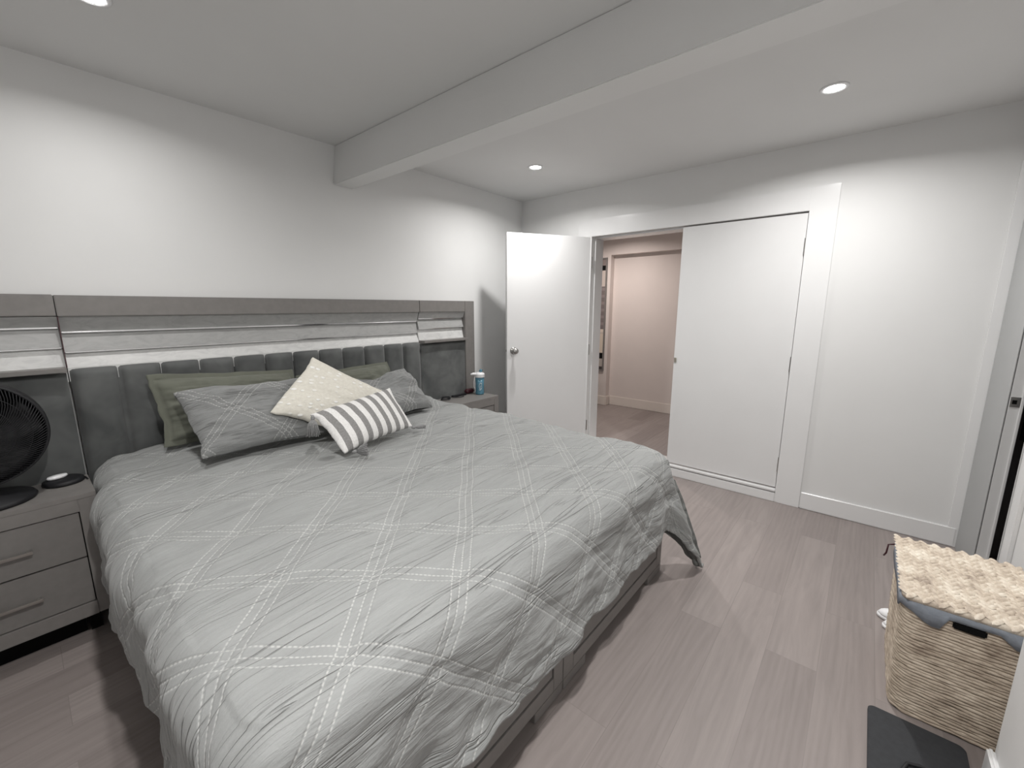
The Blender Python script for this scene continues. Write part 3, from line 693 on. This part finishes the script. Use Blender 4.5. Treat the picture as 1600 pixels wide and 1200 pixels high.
t = thing('dark_remote', 'black slim remote lying at the foot of the headboard on the right nightstand', 'remote', (-1.12, -.18, NZ))
MB().box(-1.19, -1.03, -.20, -.165, NZ+.0005, NZ+.016).build('body', m_black, t, .004)
for i in range(6): MB().box(-1.175+i*.022, -1.163+i*.022, -.190, -.178, NZ+.0161, NZ+.0175).build('button', m_mat, t)
m = MB(); pts = [(-1.30+.05*math.cos(a_)*(1-.02*a_), -.225+.030*math.sin(a_), NZ+.005+.0016*a_) for a_ in np.linspace(0, 15, 60)] + [(-1.20, -.235, NZ+.010), (-1.15, -.24, NZ+.005), (-1.10, -.235, NZ+.005)]
m.tube(pts, .0035, 7); tag(m.build('charging_cable', m_black, None, 0, True), 'coiled black charging cable by the duvet on the right nightstand', 'cable')

# ------------------------------------------------------------------ seagrass hamper
hx0, hx1, hya, hyb, HT = -1.690, -1.225, -3.465, -3.125, .445     # footprint at the base
ham = thing('laundry_hamper', 'woven seagrass laundry hamper with blue-grey liner by the doorway', 'hamper', ((hx0+hx1)/2, (hya+hyb)/2, 0))
def rrect(x0, x1, y0, y1, rad, n=8, m_=12):
    pts = []
    for (cx_, cy_, a0) in ((x1-rad, y1-rad, 0), (x0+rad, y1-rad, PI/2), (x0+rad, y0+rad, PI), (x1-rad, y0+rad, 3*PI/2)):
        for k in range(n+1): t_ = a0+PI/2*k/n; pts.append((cx_+rad*math.cos(t_), cy_+rad*math.sin(t_)))
    out = []
    for i, p in enumerate(pts):
        q = pts[(i+1) % len(pts)]; L = math.hypot(q[0]-p[0], q[1]-p[1]); k = max(1, int(L/.018))
        for j in range(k): out.append((p[0]+(q[0]-p[0])*j/k, p[1]+(q[1]-p[1])*j/k))
    return out
def fp(z):   # slightly wider at the top
    g = .012*z/.45; return hx0-g, hx1+g, hya-.002, hyb+g+.004*z
body = MB(); nr_ = 37
for i in range(nr_):
    z = .010+i*(HT-.02)/(nr_-1); x0, x1, y0, y1 = fp(z); pts2 = rrect(x0+.008, x1-.008, y0+.008, y1-.008, .045)
    ph = random.random()*6; ph2 = random.random()*6; P3 = []; RD = []
    for k, (x, y) in enumerate(pts2):
        P3.append((x, y, z+.0016*math.sin(k*.55+ph2)+random.uniform(-.0008, .0008))); RD.append(.0068*(1+.17*math.sin(k*1.35+ph)+random.uniform(-.08, .08)))
    body.tube(P3, RD, 7, True)
bo = body.build('woven_body', m_rope, ham, 0, True)
x0, x1, y0, y1 = fp(.22); m = MB(); pin = rrect(x0+.014, x1-.014, y0+.014, y1-.014, .04); k_ = len(pin)
m.add([(x, y, z) for z in (.004, HT) for x, y in pin], [(j, (j+1) % k_, k_+(j+1) % k_, k_+j) for j in range(k_)]+[tuple(range(k_))])
m.build('inner_shell', m_dark, ham)
# liner folded over the rim with zigzag lower edge
x0, x1, y0, y1 = fp(HT); rim = rrect(x0-.001, x1+.001, y0-.001, y1+.001, .046); k_ = len(rim); per = 0; low = []
for j, (x, y) in enumerate(rim):
    q = rim[j-1] if j else p0_ if False else rim[0]
    per += math.hypot(x-rim[j-1][0], y-rim[j-1][1]) if j else 0
    if x < hx0+.02: s_ = (y1-y)            # front face: distance from its left corner
    else: s_ = per*1.0
    if x < hx0+.02:
        zz_ = np.interp(s_, [0, .03, .075, .105, .120, .215, .235, .275, .34], [.022, .028, .062, .060, .016, .014, .012, .046, .05])
    else: zz_ = .022+.020*abs(math.sin(s_*9))
    low.append(HT+.006-zz_-.008*0)
m = MB(); vs3 = [(x, y, low[j]) for j, (x, y) in enumerate(rim)]+[(x, y, HT+.010) for x, y in rim]+[(x*.985+.015*(x0+x1)/2, y*.985+.015*(y0+y1)/2, HT+.012) for x, y in rim]
m.add(vs3, [(r_*k_+j, r_*k_+(j+1) % k_, (r_+1)*k_+(j+1) % k_, (r_+1)*k_+j) for r_ in range(2) for j in range(k_)])
ln = m.build('fabric_liner', m_liner, ham, 0, True); sm = ln.modifiers.new('t', 'SOLIDIFY'); sm.thickness = .004; sm.offset = 1
# handle slot on the face toward the bed foot
xf0 = fp(.42)[0]
MB().box(xf0-.0068, xf0+.004, -3.320, -3.242, .410, .434).build('handle_slot', m_gap, ham, .004)
# lid: braided leaf strips over a slab
lx0, lx1, ly0, ly1 = x0-.008, x1+.006, y0-.002, y1+.006; LZ = HT+.013
slab = MB(); rl = rrect(lx0+.006, lx1-.006, ly0+.004, ly1-.006, .03); k_ = len(rl)
slab.add([(x, y, z) for z in (LZ, LZ+.018) for x, y in rl], [(j, (j+1) % k_, k_+(j+1) % k_, k_+j) for j in range(k_)]+[tuple(range(k_))[::-1], tuple(range(k_, 2*k_))])
m = slab; rows = 9; wd = (ly1-ly0)/rows; stp = .029
def leaf(c, ang_, L, Wd, hz, tl):
    vs4 = []; nu, nv = 7, 5
    for a_ in range(nu):
        q = a_/(nu-1)*2-1; ww = Wd*(1-abs(q)**2.4)**.5 if abs(q) < 1 else 0
        for b_ in range(nv):
            p_ = b_/(nv-1)*2-1; lx, ly = q*L, p_*ww; lz = hz*(1-q*q)**.5*(1-p_*p_*.7) + tl*q
            vs4.append((c[0]+lx*math.cos(ang_)-ly*math.sin(ang_), c[1]+lx*math.sin(ang_)+ly*math.cos(ang_), c[2]+lz))
    m.add(vs4, [(a_*nv+b_, a_*nv+b_+1, (a_+1)*nv+b_+1, (a_+1)*nv+b_) for a_ in range(nu-1) for b_ in range(nv-1)])
for rw in range(rows):
    yc_ = ly0+(rw+.5)*wd
    k = 0; x = lx0+.012
    while x < lx1-.008:
        for s_ in (-1, 1):
            leaf((x+(stp/2 if s_ > 0 else 0)+random.uniform(-.002, .002), yc_+s_*wd*.22, LZ+.0165+random.uniform(0, .002)), s_*(.70+random.uniform(-.18, .18)), .0225, .0098, .009, .0035)
        x += stp
lid = m.build('braided_lid', m_braid, ham, 0, True)
MB().tube([(fp(.45)[1]-.01, y1+.002, HT-.004), (fp(.45)[1]-.012, y1+.022, HT-.012), (fp(.45)[1]-.03, y1+.026, HT-.045), (fp(.45)[1]-.025, y1+.032, HT-.062)], .0035, 8).build('tie_cord', m_burg, ham, 0, True)

# slippers behind the hamper
for i, (sx, sy, lb) in enumerate(((-1.085, -3.10, 'white slipper behind the hamper, farther from the bed foot'), (-1.168, -3.118, 'white slipper tucked closest behind the hamper'))):
    t = thing('slipper', lb, 'slipper', (sx, sy-.12, 0), 'pair of white slippers')
    n1, n2 = 24, 14; vv = []
    outl = []
    for j in range(n1):
        a_ = 2*PI*j/n1; wx = .043*(1-.12*math.sin(a_)*-1 if math.sin(a_) > 0 else .86)*math.cos(a_); wy = .125*math.sin(a_); outl.append((wx, wy))
    m = MB(); m.add([(sx+x, sy-.125+y, z) for z in (.001, .020) for x, y in outl], [(j, (j+1) % n1, n1+(j+1) % n1, n1+j) for j in range(n1)]+[tuple(range(n1))[::-1], tuple(range(n1, 2*n1))])
    m.build('sole', m_white, t, .003, True)
    vv = []; 
    for a_ in range(12):
        q = a_/11; yy = sy-.125+.121*(q*1.0)-.0; wloc = .041*math.sqrt(max(0, 1-(q)**2.6))+.001
        for b_ in range(12):
            s_ = b_/11*PI; vv.append((sx+wloc*math.cos(s_), yy, .020+.034*math.sin(s_)*math.sqrt(max(0.02, 1-q**3))))
    m = MB(); m.add(vv, [(a_*12+b_, a_*12+b_+1, (a_+1)*12+b_+1, (a_+1)*12+b_) for a_ in range(11) for b_ in range(11)])
    o = m.build('upper', m_white, t, 0, True); sm = o.modifiers.new('t', 'SOLIDIFY'); sm.thickness = .004

# dark mat in front of the hamper, with a black strap on it
t_ = MB(); ro = rrect(-2.10, -1.728, -3.325, -3.072, .022); k_ = len(ro)
t_.add([(x, y, z) for z in (.0005, .012) for x, y in ro], [(j, (j+1) % k_, k_+(j+1) % k_, k_+j) for j in range(k_)]+[tuple(range(k_))[::-1], tuple(range(k_, 2*k_))])
tag(t_.build('floor_mat', m_mat, None, .002), 'charcoal rounded mat on the floor in front of the hamper', 'mat')
m = MB(); m.tube([(x-.055, y-.02, z) for x, y, z in ((-1.93, -3.13, .017), (-1.875, -3.150, .018), (-1.865, -3.18, .022), (-1.86, -3.21, .018), (-1.835, -3.24, .019), (-1.83, -3.27, .024), (-1.85, -3.235, .018), (-1.90, -3.20, .018), (-1.93, -3.17, .018))], .0055, 7)
tag(m.build('black_strap', m_black, None, 0, True), 'crumpled black strap lying on the charcoal mat', 'strap')
